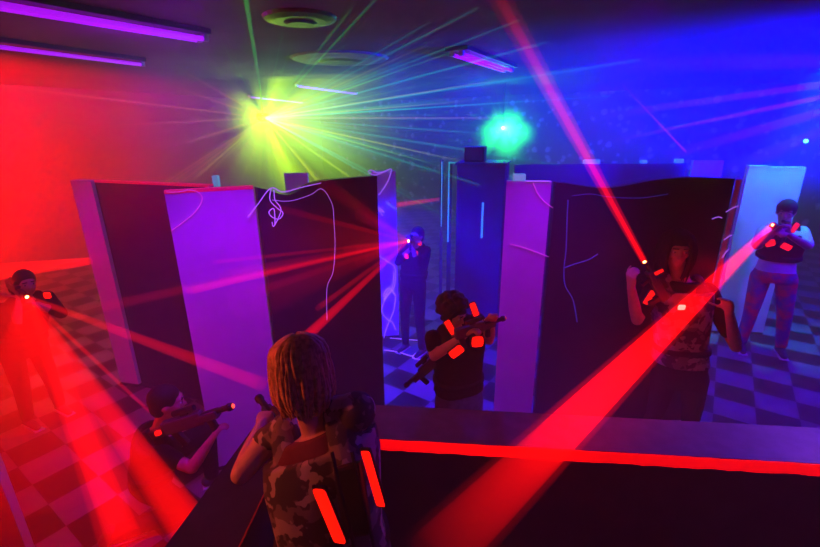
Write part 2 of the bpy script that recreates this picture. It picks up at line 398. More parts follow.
# ------------------------------------------------------------------ people
Z = V((0, 0, 1))
P6M = at(772.5, 225, 4.02); P5M = at(644.5, 262, 2.60); P7M = at(27, 297, 3.12)
def hdir(deg, tilt=0):
    "heading: 0 = away from the camera (+Y), 90 = to +X; tilt up in degrees"
    a, t = R(deg), R(tilt); return V((math.sin(a)*math.cos(t), math.cos(a)*math.cos(t), math.sin(t)))
def hand(bm, wrist, d, n, s, curl=1.0, side=1):
    "palm and five bent fingers; d along the hand, n out of the back of the hand, side +1 when the thumb sits on d x n"
    d = d.normalized(); n = (n - d*n.dot(d)).normalized(); b = d.cross(n)
    pc = wrist + d*.048*s
    loft(bm, [(wrist + d*k*s, b, n, w*s, h*s) for k, w, h in ((-.012, .024, .018), (.02, .034, .018), (.06, .042, .016), (.092, .040, .013))], 12)
    for i, (off, L) in enumerate(((.030, .072), (.010, .080), (-.011, .074), (-.030, .058))):
        p = wrist + d*.088*s + b*(off*side*s); ang = 0.
        for j, fr_ in enumerate((.45, .31, .24)):
            ang += curl*(.45, .75, .55)[j]
            q = p + (d*math.cos(ang) - n*math.sin(ang))*(L*fr_*s)
            capsule(bm, p, q, (.0092-.0008*j)*s, (.0086-.0009*j)*s, 8, 3); p = q
    p = wrist + d*.028*s + b*(.030*side*s) - n*.006*s; dr = (d*.55 + b*.75*side - n*.35).normalized()
    for j, L in enumerate((.042, .032, .026)):
        q = p + dr*(L*s); capsule(bm, p, q, (.012-.0012*j)*s, (.011-.0012*j)*s, 8, 3); p = q
        dr = (dr + d*.45 - b*.25*side*curl - n*.35*curl).normalized()

def person(label, J, face, look, s=1., top='cloth_black', sleeve=.55, legs='denim', vest='cloth_black', hair='hair_dark', hairstyle='short', vox=.012,
           curl=(1.1, 1.1), hdirs=None, cat='person', lights=(), group=None, pants=True, shoes=True, vestw=1.0, yoke=1., vlo=.14):
    """J: joints in world coordinates. face: heading of the chest; look: direction of the face"""
    face = V((face.x, face.y, 0)).normalized(); look = look.normalized()
    base = J['pelvis'].copy(); base.z = min(J['al'].z, J['ar'].z) - .07*s
    t = thing('person', label, cat, base, group)
    pel, nk, hd = J['pelvis'], J['neck'], J['head']
    up = (nk-pel).normalized(); rt = face.cross(Z).normalized()
    sh = (J['sr']-J['sl']).normalized()
    def torso(bm, k=0., lo=0., hi=1., wide=1.):
        prof = ((-.10, .150, .105), (0., .165, .118), (.14, .158, .110), (.34, .140, .100), (.55, .155, .112), (.74, .172, .118), (.88, .175, .105), (.96, .120, .080), (1.02, .062, .062))
        secs = []
        for q, w, d in prof:
            if q < lo-1e-6 or q > hi+1e-6: continue
            r_ = (rt*(1-q) + sh*q).normalized(); f_ = up.cross(r_).normalized()
            secs.append((pel + (nk-pel)*q, r_, f_, (w*s+k)*wide, d*s+k))
        loft(bm, secs, 22)
    # --- body
    bm = bmesh.new(); torso(bm)
    hr, hf, hu = frame(look)
    capsule(bm, nk - up*.03*s, hd - hu*.05*s - hf*.015*s, .056*s, .052*s)
    ellipsoid(bm, hd + hu*.022*s - hf*.012*s, .074*s, .094*s, .092*s, hr, hf, hu)
    ellipsoid(bm, hd - hu*.045*s + hf*.022*s, .055*s, .062*s, .066*s, hr, hf, hu)
    ellipsoid(bm, hd - hu*.085*s + hf*.050*s, .026*s, .028*s, .024*s, hr, hf, hu, 10)
    capsule(bm, hd + hu*.012*s + hf*.080*s, hd - hu*.028*s + hf*.098*s, .010*s, .016*s, 8, 3)
    capsule(bm, hd + hu*.026*s + hf*.074*s - hr*.04*s, hd + hu*.026*s + hf*.074*s + hr*.04*s, .013*s, .013*s, 8, 3)
    capsule(bm, hd - hu*.058*s + hf*.076*s - hr*.018*s, hd - hu*.058*s + hf*.076*s + hr*.018*s, .0085*s, .0085*s, 8, 3)
    for sg in (-1, 1):
        ellipsoid(bm, hd + hr*.075*s*sg - hu*.005*s - hf*.008*s, .010*s, .020*s, .032*s, hr, hf, hu, 10)
        ellipsoid(bm, hd + hr*.036*s*sg - hu*.018*s + hf*.060*s, .024*s, .022*s, .022*s, hr, hf, hu, 10)
    for k, a, b, c in (('l', 'sl', 'el', 'wl'), ('r', 'sr', 'er', 'wr')):
        capsule(bm, J[a], J[b], .050*s, .038*s); capsule(bm, J[b], J[b].lerp(J[c], .35), .038*s, .039*s); capsule(bm, J[b].lerp(J[c], .35), J[c], .039*s, .026*s)
        ellipsoid(bm, J[a], .058*s, .055*s, .055*s, seg=12)
        d, n = hdirs[k] if hdirs and k in hdirs else ((J[c]-J[b]).normalized(), Z)
        hand(bm, J[c], d, n, s*.98, curl[0 if k == 'l' else 1], -1 if k == 'r' else 1)
    for a, b, c in (('hl', 'kl', 'al'), ('hr', 'kr', 'ar')):
        capsule(bm, J[a], J[b], .085*s, .055*s); capsule(bm, J[b], J[b].lerp(J[c], .3), .053*s, .057*s); capsule(bm, J[b].lerp(J[c], .3), J[c], .057*s, .036*s)
    toes = {}
    for c in ('al', 'ar'):
        fd = J.get('t'+c, None); fd = (fd if fd is not None else face); fd = V((fd.x, fd.y, 0)).normalized()
        toes[c] = fd; capsule(bm, J[c] - fd*.03*s - Z*.035*s, J[c] + fd*.15*s - Z*.045*s, .036*s, .026*s)
    fuse('body', bm, 'skin', t, vox)
    # --- face details
    for sg in (-1, 1):
        bm = bmesh.new(); c = hd + hr*.032*s*sg + hu*.006*s + hf*.0775*s; ellipsoid(bm, c, .0125*s, .009*s, .0085*s, hr, hf, hu, 10); ey = obj('eye', bm, 'eye_white', t, True)
        bm = bmesh.new(); ellipsoid(bm, c + hf*.0075*s, .0058*s, .003*s, .0058*s, hr, hf, hu, 8); obj('iris', bm, 'plastic_black', ey, True)
        bm = bmesh.new(); capsule(bm, c + hu*.024*s + hf*.010*s - hr*.016*s, c + hu*.025*s + hf*.010*s + hr*.016*s, .0038*s, .0038*s, 6, 2); obj('eyebrow', bm, hair, t, True)
    # --- clothes
    bm = bmesh.new(); torso(bm, .012*s, -.1, .96)
    for a, b in (('sl', 'el'), ('sr', 'er')):
        if sleeve <= 0: continue
        e_ = J[a].lerp(J[b], min(sleeve, 1.)); capsule(bm, J[a], e_, .064*s, .054*s)
        if sleeve > 1: capsule(bm, J[b], J[b].lerp(J['w'+a[1]], sleeve-1), .051*s, .042*s)
    fuse('shirt', bm, top, t, vox)
    bm = bmesh.new(); torso(bm, .016*s, -.1, .14)
    for a, b, c in (('hl', 'kl', 'al'), ('hr', 'kr', 'ar')):
        capsule(bm, J[a], J[b], .098*s, .070*s); capsule(bm, J[b], J[c] + (J[b]-J[c]).normalized()*.03*s, .069*s, .055*s)
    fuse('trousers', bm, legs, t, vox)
    for c in ('al', 'ar'):
        bm = bmesh.new(); fd = toes[c]
        capsule(bm, J[c] - fd*.035*s - Z*.028*s, J[c] + fd*.16*s - Z*.040*s, .045*s, .032*s); capsule(bm, J[c], J[c] + Z*.03*s, .042*s, .044*s)
        so = fuse('shoe', bm, 'shoe', t, max(vox*.8, .008))
        bm = bmesh.new(); box(bm, J[c] + fd*.06*s - Z*.066*s, (.085*s, .27*s, .012*s), fd.cross(Z), fd, Z, .004); obj('sole', bm, 'cloth_white', so)
    # --- vest: front and back shell with shoulder yokes, open at the neck and arms
    if vest:
        bm = bmesh.new(); torso(bm, .034*s, vlo, .88, vestw)
        for sg, a in ((-1, 'sl'), (1, 'sr')):
            sp_ = J[a].lerp(nk, .42) + up*.005*s
            if yoke > 1: capsule(bm, sp_ + up*.02*s, J[a] + up*.012*s, .052*s, (.068 if sg > 0 else .050)*s)
            for fs in (-1, 1):
                capsule(bm, sp_ + up*.028*s, sp_ + face*(fs*.085*s) - up*.10*s, .040*s*yoke, .050*s*yoke)
        vo = fuse('vest', bm, vest, t, vox, 3)
        f_ = up.cross(sh).normalized()
        if f_.dot(face) < 0: f_ = -f_
        bm = bmesh.new(); c = pel + (nk-pel)*.30
        loft(bm, [(c + up*z, rt, face, (.158*s+.034*s)*vestw, .108*s+.034*s) for z in ((-.02+max(0, vlo-.2)*.45)*s, (.02+max(0, vlo-.2)*.45)*s)], 22); obj('belt', bm, 'webbing', vo, True)
        for L in lights:
            c, d, w, h, th = L[:5]; nrm = L[5] if len(L) > 5 and L[5] is not None else (f_ if (c-pel).dot(f_) > 0 else -f_)
            r_ = d.cross(nrm).normalized(); dd = d.normalized()
            bm = bmesh.new(); box(bm, c, (w*1.25, th, h*1.08), r_, nrm, dd, min(w, h)*.2); pd = obj('light_bezel', bm, 'plastic_black', vo)
            bm = bmesh.new(); box(bm, c + nrm*th*.4, (w, th, h), r_, nrm, dd, min(w, h)*.28); obj('vest_light_or_glint', bm, L[6] if len(L) > 6 else 'vest_light_or_glint', vo)
    # --- hair
    if hairstyle == 'short':
        bm = bmesh.new(); ellipsoid(bm, hd + hu*.036*s - hf*.022*s, .084*s, .098*s, .092*s, hr, hf, hu, 20)
        ellipsoid(bm, hd - hu*.02*s - hf*.055*s, .074*s, .058*s, .075*s, hr, hf, hu, 14); fuse('hair', bm, hair, t, .010, 2)
    elif hairstyle == 'curly':
        bm = bmesh.new(); ellipsoid(bm, hd + hu*.036*s - hf*.022*s, .09*s, .10*s, .095*s, hr, hf, hu, 20); q = random.Random(4)
        for i in range(120):
            v = V((q.gauss(0, 1), q.gauss(0, 1), q.gauss(0, 1))).normalized()
            if v.y > .45 and v.z < .35 or v.z < -.75: continue
            c = hd + hu*.03*s - hf*.02*s + hr*v.x*.100*s + hf*v.y*.108*s + hu*v.z*.104*s; ellipsoid(bm, c, .022*s, .022*s, .022*s, seg=8)
        fuse('hair', bm, hair, t, .008, 2)
    elif hairstyle in ('bob', 'long'):
        q = random.Random(9); bm = bmesh.new()
        ellipsoid(bm, hd + hu*.034*s - hf*.020*s, .083*s, .099*s, .092*s, hr, hf, hu, 20)
        cr = hd + hu*.128*s - hf*.025*s; ln = .18 if hairstyle == 'bob' else .27
        for i in range(320 if hairstyle == 'bob' else 200):
            a = R(q.uniform(38, 322)); side = hf*math.cos(a) + hr*math.sin(a)
            o1 = hd + hu*.085*s + side*.072*s - hf*.022*s + hr*q.uniform(-.012, .012)*s
            o2 = hd + hu*.01*s + side*((.088 if hairstyle == 'bob' else .100)+q.uniform(-.004, .012))*s - hf*.014*s
            o3 = hd - hu*(.075+q.uniform(0, .02))*s + side*((.090 if hairstyle == 'bob' else .104)+q.uniform(-.012, .012))*s - hf*.010*s
            o4 = hd - hu*(ln*.72+q.uniform(-.03, .025))*s + side*((.074 if hairstyle == 'bob' else .092)+q.uniform(-.022, .012))*s - hf*.012*s
            tube(bm, spline([cr + side*.012*s, o1, o2, o3, o4], 3), [.006*s, .010*s, .011*s, .011*s, .011*s, .011*s, .011*s, .011*s, .010*s, .009*s, .007*s, .005*s, .002*s], 5)
        obj('hair', bm, hair, t, True)
    elif hairstyle == 'cap':
        bm = bmesh.new(); ellipsoid(bm, hd + hu*.036*s - hf*.016*s, .086*s, .103*s, .092*s, hr, hf, hu, 20); ellipsoid(bm, hd - hu*.025*s - hf*.05*s, .072*s, .055*s, .06*s, hr, hf, hu, 14)
        fuse('hair', bm, hair, t, .010, 2)
    return t

def phaser(label, muzzle, d, L=.62, s=1., lit='muzzle_red', up=Z, cable=None):
    "toy laser rifle: receiver, barrel, grips, stock, sight and a lit muzzle"
    r, f, u = frame(d, up); P = lambda y, z=0., x=0.: muzzle + f*(y*s) + u*(z*s) + r*(x*s)
    t = thing('laser_gun', label, 'toy gun', muzzle - f*L*.5*s)
    bm = bmesh.new(); tube(bm, [P(-.005), P(-.03), P(-.04), P(-.22)], [.022*s, .024*s, .017*s, .017*s], 12); obj('barrel', bm, 'plastic_black', t, True)
    bm = bmesh.new(); tube(bm, [P(.0), P(.006)], [.014*s, .010*s], 10); obj('muzzle_lens', bm, lit, t)
    bm = bmesh.new(); box(bm, P(-.33, -.005), (.05*s, .26*s, .085*s), r, f, u, .012*s); box(bm, P(-.17, -.012), (.055*s, .14*s, .05*s), r, f, u, .012*s); obj('receiver', bm, 'plastic_grey', t)
    bm = bmesh.new(); box(bm, P(-.40, -.09), (.034*s, .045*s, .12*s), r, (f+u*.25).normalized(), (u-f*.25).normalized(), .01*s); obj('grip', bm, 'plastic_black', t)
    bm = bmesh.new(); box(bm, P(-.17, -.075), (.034*s, .04*s, .085*s), r, f, u, .01*s); obj('fore_grip', bm, 'plastic_black', t)
    bm = bmesh.new(); box(bm, P(-(L-.12), -.02), (.04*s, .16*s, .055*s), r, f, u, .012*s); box(bm, P(-(L-.02), -.035), (.042*s, .03*s, .11*s), r, f, u, .01*s); obj('stock', bm, 'plastic_black', t)
    bm = bmesh.new(); tube(bm, [P(-.36, .065), P(-.22, .065)], .018*s, 10); box(bm, P(-.30, .045), (.018*s, .05*s, .03*s), r, f, u, .004*s); obj('sight', bm, 'plastic_black', t)
    return t

def legs_stand(J, pel, face, s, gap=.10, h=.92, stride=0.):
    rt = V((face.x, face.y, 0)).normalized().cross(Z)
    for k, sg in (('l', -1), ('r', 1)):
        hp = pel + rt*(sg*gap*s) - Z*.02*s; J['h'+k] = hp
        an = V((hp.x, hp.y, .075*s)) + rt*(sg*.04*s) + face*(stride*sg*s); J['a'+k] = an
        J['k'+k] = hp.lerp(an, .5) + face*.025*s
def side(face): return V((face.x, face.y, 0)).normalized().cross(Z)

# 1. blond player, seen from behind, aiming over the barrier arm to the left
s = 1.0; f1 = hdir(-22); r1 = side(f1); Y1 = 1.34
hd = at(300, 369, Y1); nk = at(316, 424, 1.33); pel = at(340, 585, 1.20)
J = dict(head=hd, neck=nk, pelvis=pel, sl=at(266, 443, 1.39), sr=at(357, 414, 1.27))
J['el'] = at(241, 474, 1.30); J['wl'] = at(262, 424, 1.62); J['er'] = at(352, 452, 1.56); J['wr'] = at(308, 432, 1.70)
legs_stand(J, pel, f1, s)
t1 = person('blond player seen from behind in a camouflage vest with two orange stripes', J, f1, hdir(-30, -14), s, top='cloth_maroon', sleeve=.0, legs='denim', vest='camouflage', hair='hair_blond',
       hairstyle='bob', vox=.008, curl=(.9, .9), vestw=1.10, yoke=1.3,
       lights=[(at(331, 515, 1.035), (at(318, 482, 1.03)-at(346, 550, 1.03)), .042, .215, .012), (at(374, 478, 1.075), (at(364, 443, 1.08)-at(384, 512, 1.06)), .030, .20, .012)])
vest_ = [c for c in t1.children if c.name.startswith('vest')][0]
uu = (nk-pel).normalized(); ss = (J['sr']-J['sl']).normalized(); bn = ss.cross(uu).normalized(); bn = bn if bn.y < 0 else -bn
bm = bmesh.new(); box(bm, at(353, 500, 1.075), (.105, .03, .24), ss, bn, uu, .012); obj('back_pack', bm, 'plastic_black', vest_)
for x0, x1 in ((338, 352), (358, 372)):
    bm = bmesh.new(); tube(bm, spline([at(x0-6, 452, 1.09), at(x0, 480, 1.055), at(x1-4, 520, 1.03), at(x1+4, 556, 1.02)], 5), .006, 6); obj('strap', bm, 'webbing', vest_, True)
mz = at(258, 397, 1.86); phaser('dark laser gun held up beside the blond player\'s cheek', mz, hdir(-40, 4), .52, .9, 'plastic_black')

# 2. crouching player with a rifle in front of the wide white panel
s = .92; f2 = hdir(62); r2 = side(f2)
pel = at(150, 478, 2.25); hd = at(168, 402, 2.24); nk = at(160, 430, 2.24)
J = dict(head=hd, neck=nk, pelvis=pel, sl=nk + r2*-.16 - Z*.06 + f2*.02, sr=nk + r2*.16 - Z*.06)
J['er'] = at(192, 468, 2.05); J['wr'] = at(211, 440, 2.10); J['el'] = at(176, 450, 2.42); J['wl'] = at(178, 434, 2.30)
for k, sg, fw in (('l', -1, .40), ('r', 1, .12)):
    hp = pel + r2*(sg*.09); J['h'+k] = hp
J['kl'] = pel + f2*.36 + r2*-.12 - Z*.03; J['kl'].z = .46; J['al'] = pel + f2*.34 - r2*.12; J['al'].z = .07
J['kr'] = pel + f2*.18 + r2*.13; J['kr'].z = .09; J['ar'] = pel - f2*.24 + r2*.12; J['ar'].z = .09
person('crouching dark player pointing a rifle across the wide white panel', J, f2, hdir(70, -4), s, top='cloth_black', sleeve=.5, legs='cloth_black', vest='cloth_black', hairstyle='short',
       curl=(1.2, 1.1), lights=[(at(158, 433, 2.06), Z, .034, .034, .012, (V((0, 0, CAMH))-at(158, 433, 2.06)).normalized())])
mz = at(233, 406, 2.12); phaser('black rifle lying across the glowing purple face of the wide white panel', mz, (mz - at(150, 432, 2.14)), .60, .98, 'muzzle_dim')

# 3. far shooter beside the slim white panel
s = .80; f3 = hdir(214); r3 = side(f3); Y3 = 4.42
pel = at(413, 284, Y3+.02); hd = at(417, 236, Y3); nk = at(416, 245, Y3)
J = dict(head=hd, neck=nk, pelvis=pel, sl=nk - r3*.13 - Z*.04, sr=nk + r3*.13 - Z*.04)
J['er'] = J['sr'] + f3*.14 - Z*.13; J['wr'] = at(413, 246, Y3-.14); J['el'] = J['sl'] + f3*.16 - Z*.12; J['wl'] = at(411, 243, Y3-.24)
legs_stand(J, pel, f3, s)
person('far small player with red vest lights firing a fan of red rays', J, f3, hdir(214), s, top='cloth_black', sleeve=1.4, legs='cloth_black', vest='cloth_black', vox=.016,
       lights=[(at(407, 256, Y3-.16), Z, .045, .05, .012), (at(416, 253, Y3-.15), Z, .055, .05, .012), (at(420, 243, Y3-.06), Z, .045, .045, .012)])
P3G = at(408.5, 241, Y3-.36); phaser('small laser gun firing the red ray fan near the slim white panel', P3G, P3G - (J['wr']+V((0, .12, .02))), .46, .8)

# 4. curly haired player in the gap behind the ledge
s = .88; f4 = hdir(158); r4 = side(f4); Y4 = 2.50
pel = at(459, 398, Y4+.02); hd = at(453, 312, Y4); nk = at(457, 327, Y4+.02)
J = dict(head=hd, neck=nk, pelvis=pel, sl=at(477, 321, Y4+.0), sr=nk + r4*.165 - Z*.045)
J['er'] = at(434, 356, Y4-.10); J['wr'] = at(464, 336, Y4-.22); J['el'] = at(489, 340, Y4-.06); J['wl'] = at(492, 322, Y4-.16)
legs_stand(J, pel, f4, s)
cz = lambda x, y, dy=.20: at(x, y, Y4-dy)
person('curly haired player in a black vest with orange lights behind the ledge', J, f4, hdir(130, -22), s, top='cloth_black', sleeve=.5, legs='denim', vest='cloth_black', hairstyle='curly', curl=(1.2, 1.3),
       lights=[(cz(450, 327, .165), at(445, 319, Y4)-at(455, 336, Y4), .035, .095, .012), (cz(474, 309, .15), at(471, 301, Y4)-at(477, 317, Y4), .035, .085, .012),
               (cz(456, 351, .27), at(462, 346, Y4)-at(449, 356, Y4), .05, .085, .012), (cz(477, 341, .27), Z, .065, .06, .012)])
mz = at(505, 318, Y4-.14); phaser('laser gun aimed at the tall white panel by the curly haired player', mz, mz - at(474, 328, Y4-.22), .34, .72, 'muzzle_dim')
mz = at(405, 386, Y4-.02); phaser('spare laser gun hanging low left of the curly haired player', mz, mz - at(432, 362, Y4-.05), .36, .75, 'plastic_black')

# 5. bare armed player between ledge and long black panel
s = 1.02; f5 = hdir(192); r5 = side(f5); Y5 = 2.90
pel = at(680, 374, Y5+.02); hd = at(677, 249, Y5); nk = at(681, 275, Y5+.03)
J = dict(head=hd, neck=nk, pelvis=pel, sl=at(708, 291, Y5+.02), sr=at(654, 288, Y5+.02))
J['er'] = at(637, 320, Y5-.10); J['wr'] = at(631, 286, Y5-.22); J['el'] = at(736, 347, Y5-.16); J['wl'] = at(729, 311, Y5-.34)
legs_stand(J, pel, f5, s)
person('bare armed player in a dim camouflage vest raising one hand before the long black panel', J, f5, hdir(196, -6), s, top='cloth_black', sleeve=.72, legs='cloth_black', vest='camouflage', hairstyle='long', vox=.010,
       curl=(.7, 1.3), hdirs={'l': ((at(723, 284, Y5-.40)-at(729, 311, Y5-.34)).normalized(), hdir(60)), 'r': ((at(632, 266, Y5-.27)-J['wr']).normalized(), hdir(250))},
       lights=[(at(658, 271.5, Y5-.10), at(663, 269, Y5)-at(653, 274, Y5), .024, .06, .02), (at(648.5, 297, Y5-.12), at(653, 290, Y5)-at(644, 304, Y5), .042, .105, .02),
               (at(681, 307, Y5-.19), Z, .05, .035, .014, None, 'hit_glint')])  # last entry is the beam's painted glint, not a real vest light
phaser('upright laser gun sending the tall red beam from the bare armed player\'s fist', P5M, at(577, 140, 2.5)-P5M, .40, .72, 'muzzle_red')

# 6. standing player at the right in front of the cyan panel
s = 1.0; f6 = hdir(206); r6 = side(f6); Y6 = 4.34
pel = at(774, 276, Y6+.02); hd = at(786, 212, Y6); nk = at(785, 227, Y6+.03)
J = dict(head=hd, neck=nk, pelvis=pel, sl=at(802, 232, Y6), sr=at(764, 231, Y6+.02))
J['er'] = at(757, 246, Y6-.16); J['wr'] = at(774, 232, Y6-.26); J['el'] = at(808, 246, Y6-.18); J['wl'] = at(790, 236, Y6-.28)
legs_stand(J, pel, f6, s, .11); J['al'] = at(784, 336, Y6-.04); J['al'].z = .075; J['ar'] = at(744, 330, Y6+.08); J['ar'].z = .075
J['kl'] = J['hl'].lerp(J['al'], .5) + f6*.03; J['kr'] = J['hr'].lerp(J['ar'], .5) + f6*.03
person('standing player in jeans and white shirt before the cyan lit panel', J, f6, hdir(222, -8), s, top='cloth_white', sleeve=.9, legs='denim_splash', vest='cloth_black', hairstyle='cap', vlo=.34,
       lights=[(at(769.5, 243, Y6-.22), Z + r6*.3, .085, .06, .014), (at(785.5, 246.5, Y6-.22), Z - r6*.5, .10, .055, .014), (at(794, 227.5, Y6-.16), at(797, 223, Y6)-at(790, 232, Y6), .05, .095, .02)])
phaser('laser gun firing the broad red beam beside the cyan lit panel', P6M, P6M - at(790, 229, Y6-.14), .46, .85)

# 7. player half lost in the red haze at the left
s = .86; f7 = hdir(118); r7 = side(f7); Y7 = 3.30
pel = at(24, 348, Y7); hd = at(26, 283, Y7); nk = at(24, 297, Y7)
J = dict(head=hd, neck=nk, pelvis=pel, sl=nk - r7*.15 - Z*.05, sr=nk + r7*.15 - Z*.05)
J['er'] = J['sr'] + f7*.12 - Z*.16; J['wr'] = P7M - hdir(118)*.16 - Z*.06; J['el'] = J['sl'] + f7*.16 - Z*.12; J['wl'] = P7M - hdir(118)*.28 - Z*.05
legs_stand(J, pel, f7, s)
person('player half lost in the red haze behind streaming red rays', J, f7, hdir(124, -4), s, top='cloth_black', sleeve=1.2, legs='cloth_black', vest='cloth_black', vox=.014,
       lights=[(at(48, 295, Y7-.05), Z, .05, .05, .014, hdir(170))])
phaser('laser gun glinting where the red rays stream out at the left', P7M, hdir(125, -6), .46, .86)

# ------------------------------------------------------------------ laser rays: emissive cones standing in for beams lit in the haze
def ray_mat(name, col, strength, soft=1.4):
    m = bpy.data.materials.new(name); m.use_nodes = True; M[name] = m
    t = m.node_tree; t.nodes.remove(t.nodes['Principled BSDF']); out = t.nodes['Material Output']
    em = t.nodes.new('ShaderNodeEmission'); em.inputs['Color'].default_value = (*col, 1)
    tr = t.nodes.new('ShaderNodeBsdfTransparent'); ad = t.nodes.new('ShaderNodeAddShader')
    lw = t.nodes.new('ShaderNodeLayerWeight'); lw.inputs['Blend'].default_value = .5
    iv = t.nodes.new('ShaderNodeMath'); iv.operation = 'SUBTRACT'; iv.inputs[0].default_value = 1.; t.links.new(lw.outputs['Facing'], iv.inputs[1])
    pw = t.nodes.new('ShaderNodeMath'); pw.operation = 'POWER'; pw.inputs[1].default_value = soft; t.links.new(iv.outputs[0], pw.inputs[0])
    at_ = t.nodes.new('ShaderNodeAttribute'); at_.attribute_name = 'power'
    mu = t.nodes.new('ShaderNodeMath'); mu.operation = 'MULTIPLY'; t.links.new(pw.outputs[0], mu.inputs[0]); t.links.new(at_.outputs['Fac'], mu.inputs[1])
    m2 = t.nodes.new('ShaderNodeMath'); m2.operation = 'MULTIPLY'; m2.inputs[1].default_value = strength; t.links.new(mu.outputs[0], m2.inputs[0])
    t.links.new(m2.outputs[0], em.inputs['Strength'])
    t.links.new(em.outputs[0], ad.inputs[0]); t.links.new(tr.outputs[0], ad.inputs[1]); t.links.new(ad.outputs[0], out.inputs['Surface'])
    m.cycles.emission_sampling = 'NONE'
ray_mat('ray_red', (1, .002, .001), 1.0)
ray_mat('ray_rose', (1, .004, .06), 1.0)
ray_mat('ray_green', (.02, 1, .12), 1.0)
ray_mat('ray_yellow', (.65, .8, .02), 1.0)
ray_mat('ray_glow', (.5, .75, .0), 1.0)
ray_mat('ray_lime', (.22, .75, .0), 1.0)
ray_mat('ray_cyan', (.0, .55, .40), 1.0)
ray_mat('ray_amber', (.8, .35, .12), 1.0)
def ray_mesh(name, p, q, r0, r1, m, parent=None, s0=1., s1=1., curve=1., n=14, k=24):
    "a slender emissive cone painted as lit haze from p to q, its brightness running from s0 to s1"
    p, q = V(p), V(q); d = (q-p); r, f, u = frame(d); bm = bmesh.new(); rings = []
    for i in range(k+1):
        t = i/k; c = p + d*t; w = r0+(r1-r0)*t
        rings.append([bm.verts.new(c + (r*math.cos(2*math.pi*j/n)+u*math.sin(2*math.pi*j/n))*w) for j in range(n)])
    for a, b in zip(rings, rings[1:]):
        for j in range(n): bm.faces.new((a[j], a[(j+1) % n], b[(j+1) % n], b[j]))
    o = obj(name, bm, m, parent, True, org=None if parent is not None else p)
    a = o.data.attributes.new('power', 'FLOAT', 'POINT')
    fn = curve if callable(curve) else (lambda t: t**curve)
    a.data.foreach_set('value', [s0+(s1-s0)*fn(i//n/k) for i in range(len(o.data.vertices))])
    return o
def px(w, p): return w/2/FPX*math.hypot(p.x, p.y, p.z-CAMH)*.95
def lray(a, b, w0, w1, m, label, s0=1., s1=1., curve=1.):
    o = thing('laser_ray', label, 'laser beam', a, 'single laser beams in the haze')
    if isinstance(m, str): m = [(m, 1., 1.)]
    for mm, wk, sk in m:
        ray_mesh('glow' if wk >= 1 and len(m) > 1 else 'core', a, b, px(w0, a)*wk, px(w1, b)*wk, mm, o, s0*sk, s1*sk, curve)
    return o
P3M = P3G
ray_mat('ray_red_full', (1, .002, .001), 1.0, .5)
lray(P6M, at(430, 562, 1.05), 6, 66, [('ray_red', 1., .55), ('ray_red_full', .76, .95)], 'broad red laser beam slanting down across the bare armed player to the ledge', 1.1, .02, lambda t: 0 if t < .82 else ((t-.82)/.18)**.32)
lray(P5M, at(494, -12, 2.35), 6, 20, [('ray_red_full', 1., .30), ('ray_red', .5, .8)], 'tall red laser beam rising from the bare armed player\'s gun', 1.3, .04, .5)
lray(at(-20, 274, 3.6), at(90, 261, 3.75), 15, 7, 'ray_red', 'short red beam meeting the narrow white panel', .8, .8)
lray(at(440, 199, 6.6), at(396, 205, 5.2), 4, 6, 'ray_rose', 'short pink beam beside the slim white panel', .7, .9)
def fan(name, src, label, rays, w0=1.5):
    o = thing(name, label, 'laser beams', src)
    for x, y, Y, w, s0, s1, m in rays:
        q = at(x, y, Y)
        if q.z > CEIL-.05: q = az(x, y, CEIL-.05)
        ray_mesh('ray', src, q, px(w0, src), px(w, q), m, o, s0, s1, .7)
    return o
fan('laser_fan', P3M, 'red laser fan spreading from the far small player over the wavy panel', [
    (190, 291, 1.3, 8, 1.2, .3, 'ray_red'), (60, 316, .95, 11, .8, .05, 'ray_red'), (215, 262, 1.35, 5, .7, .15, 'ray_red'), (270, 206, 1.5, 9, 1.2, .08, 'ray_red'),
    (310, 174, 1.7, 22, .9, .03, 'ray_red'), (306, 337, 1.7, 12, 1.2, .8, 'ray_red'), (318, 308, 1.9, 7, .7, .3, 'ray_red'), (225, 276, 1.35, 14, .7, .12, 'ray_red'), (262, 290, 1.5, 10, .5, .1, 'ray_red'),
    (250, 300, 1.4, 50, .5, .05, 'ray_red'), (240, 235, 1.4, 66, .35, .02, 'ray_red'), (350, 250, 2.4, 14, .9, .3, 'ray_rose'), (360, 215, 2.6, 12, .7, .2, 'ray_rose'), (360, 262, 2.6, 12, .6, .2, 'ray_rose')], 3)
fan('laser_fan', P7M, 'red laser fan streaming from the player in the red haze at left', [
    (140, 560, 1.5, 46, .95, .35, 'ray_red'), (125, 540, 1.8, 24, .7, .35, 'ray_red'), (216, 565, 1.3, 36, .95, .7, 'ray_red'), (262, 384, 2.15, 15, .75, .22, 'ray_red'),
    (150, 412, 2.5, 3, .5, .2, 'ray_red'), (30, 470, 1.9, 120, .6, .03, 'ray_red'), (-60, 360, 2.4, 130, .8, .1, 'ray_red'), (60, 560, 1.5, 190, .5, .06, 'ray_red'), (10, 380, 2.2, 110, .6, .1, 'ray_red'), (75, 480, 1.9, 70, .5, .05, 'ray_red')], 4)
rs = random.Random(5)
g = [(243, -14, 5.2, 4, .8, .5, 'ray_green'), (246, -14, 5.4, 2, .6, .3, 'ray_green')]
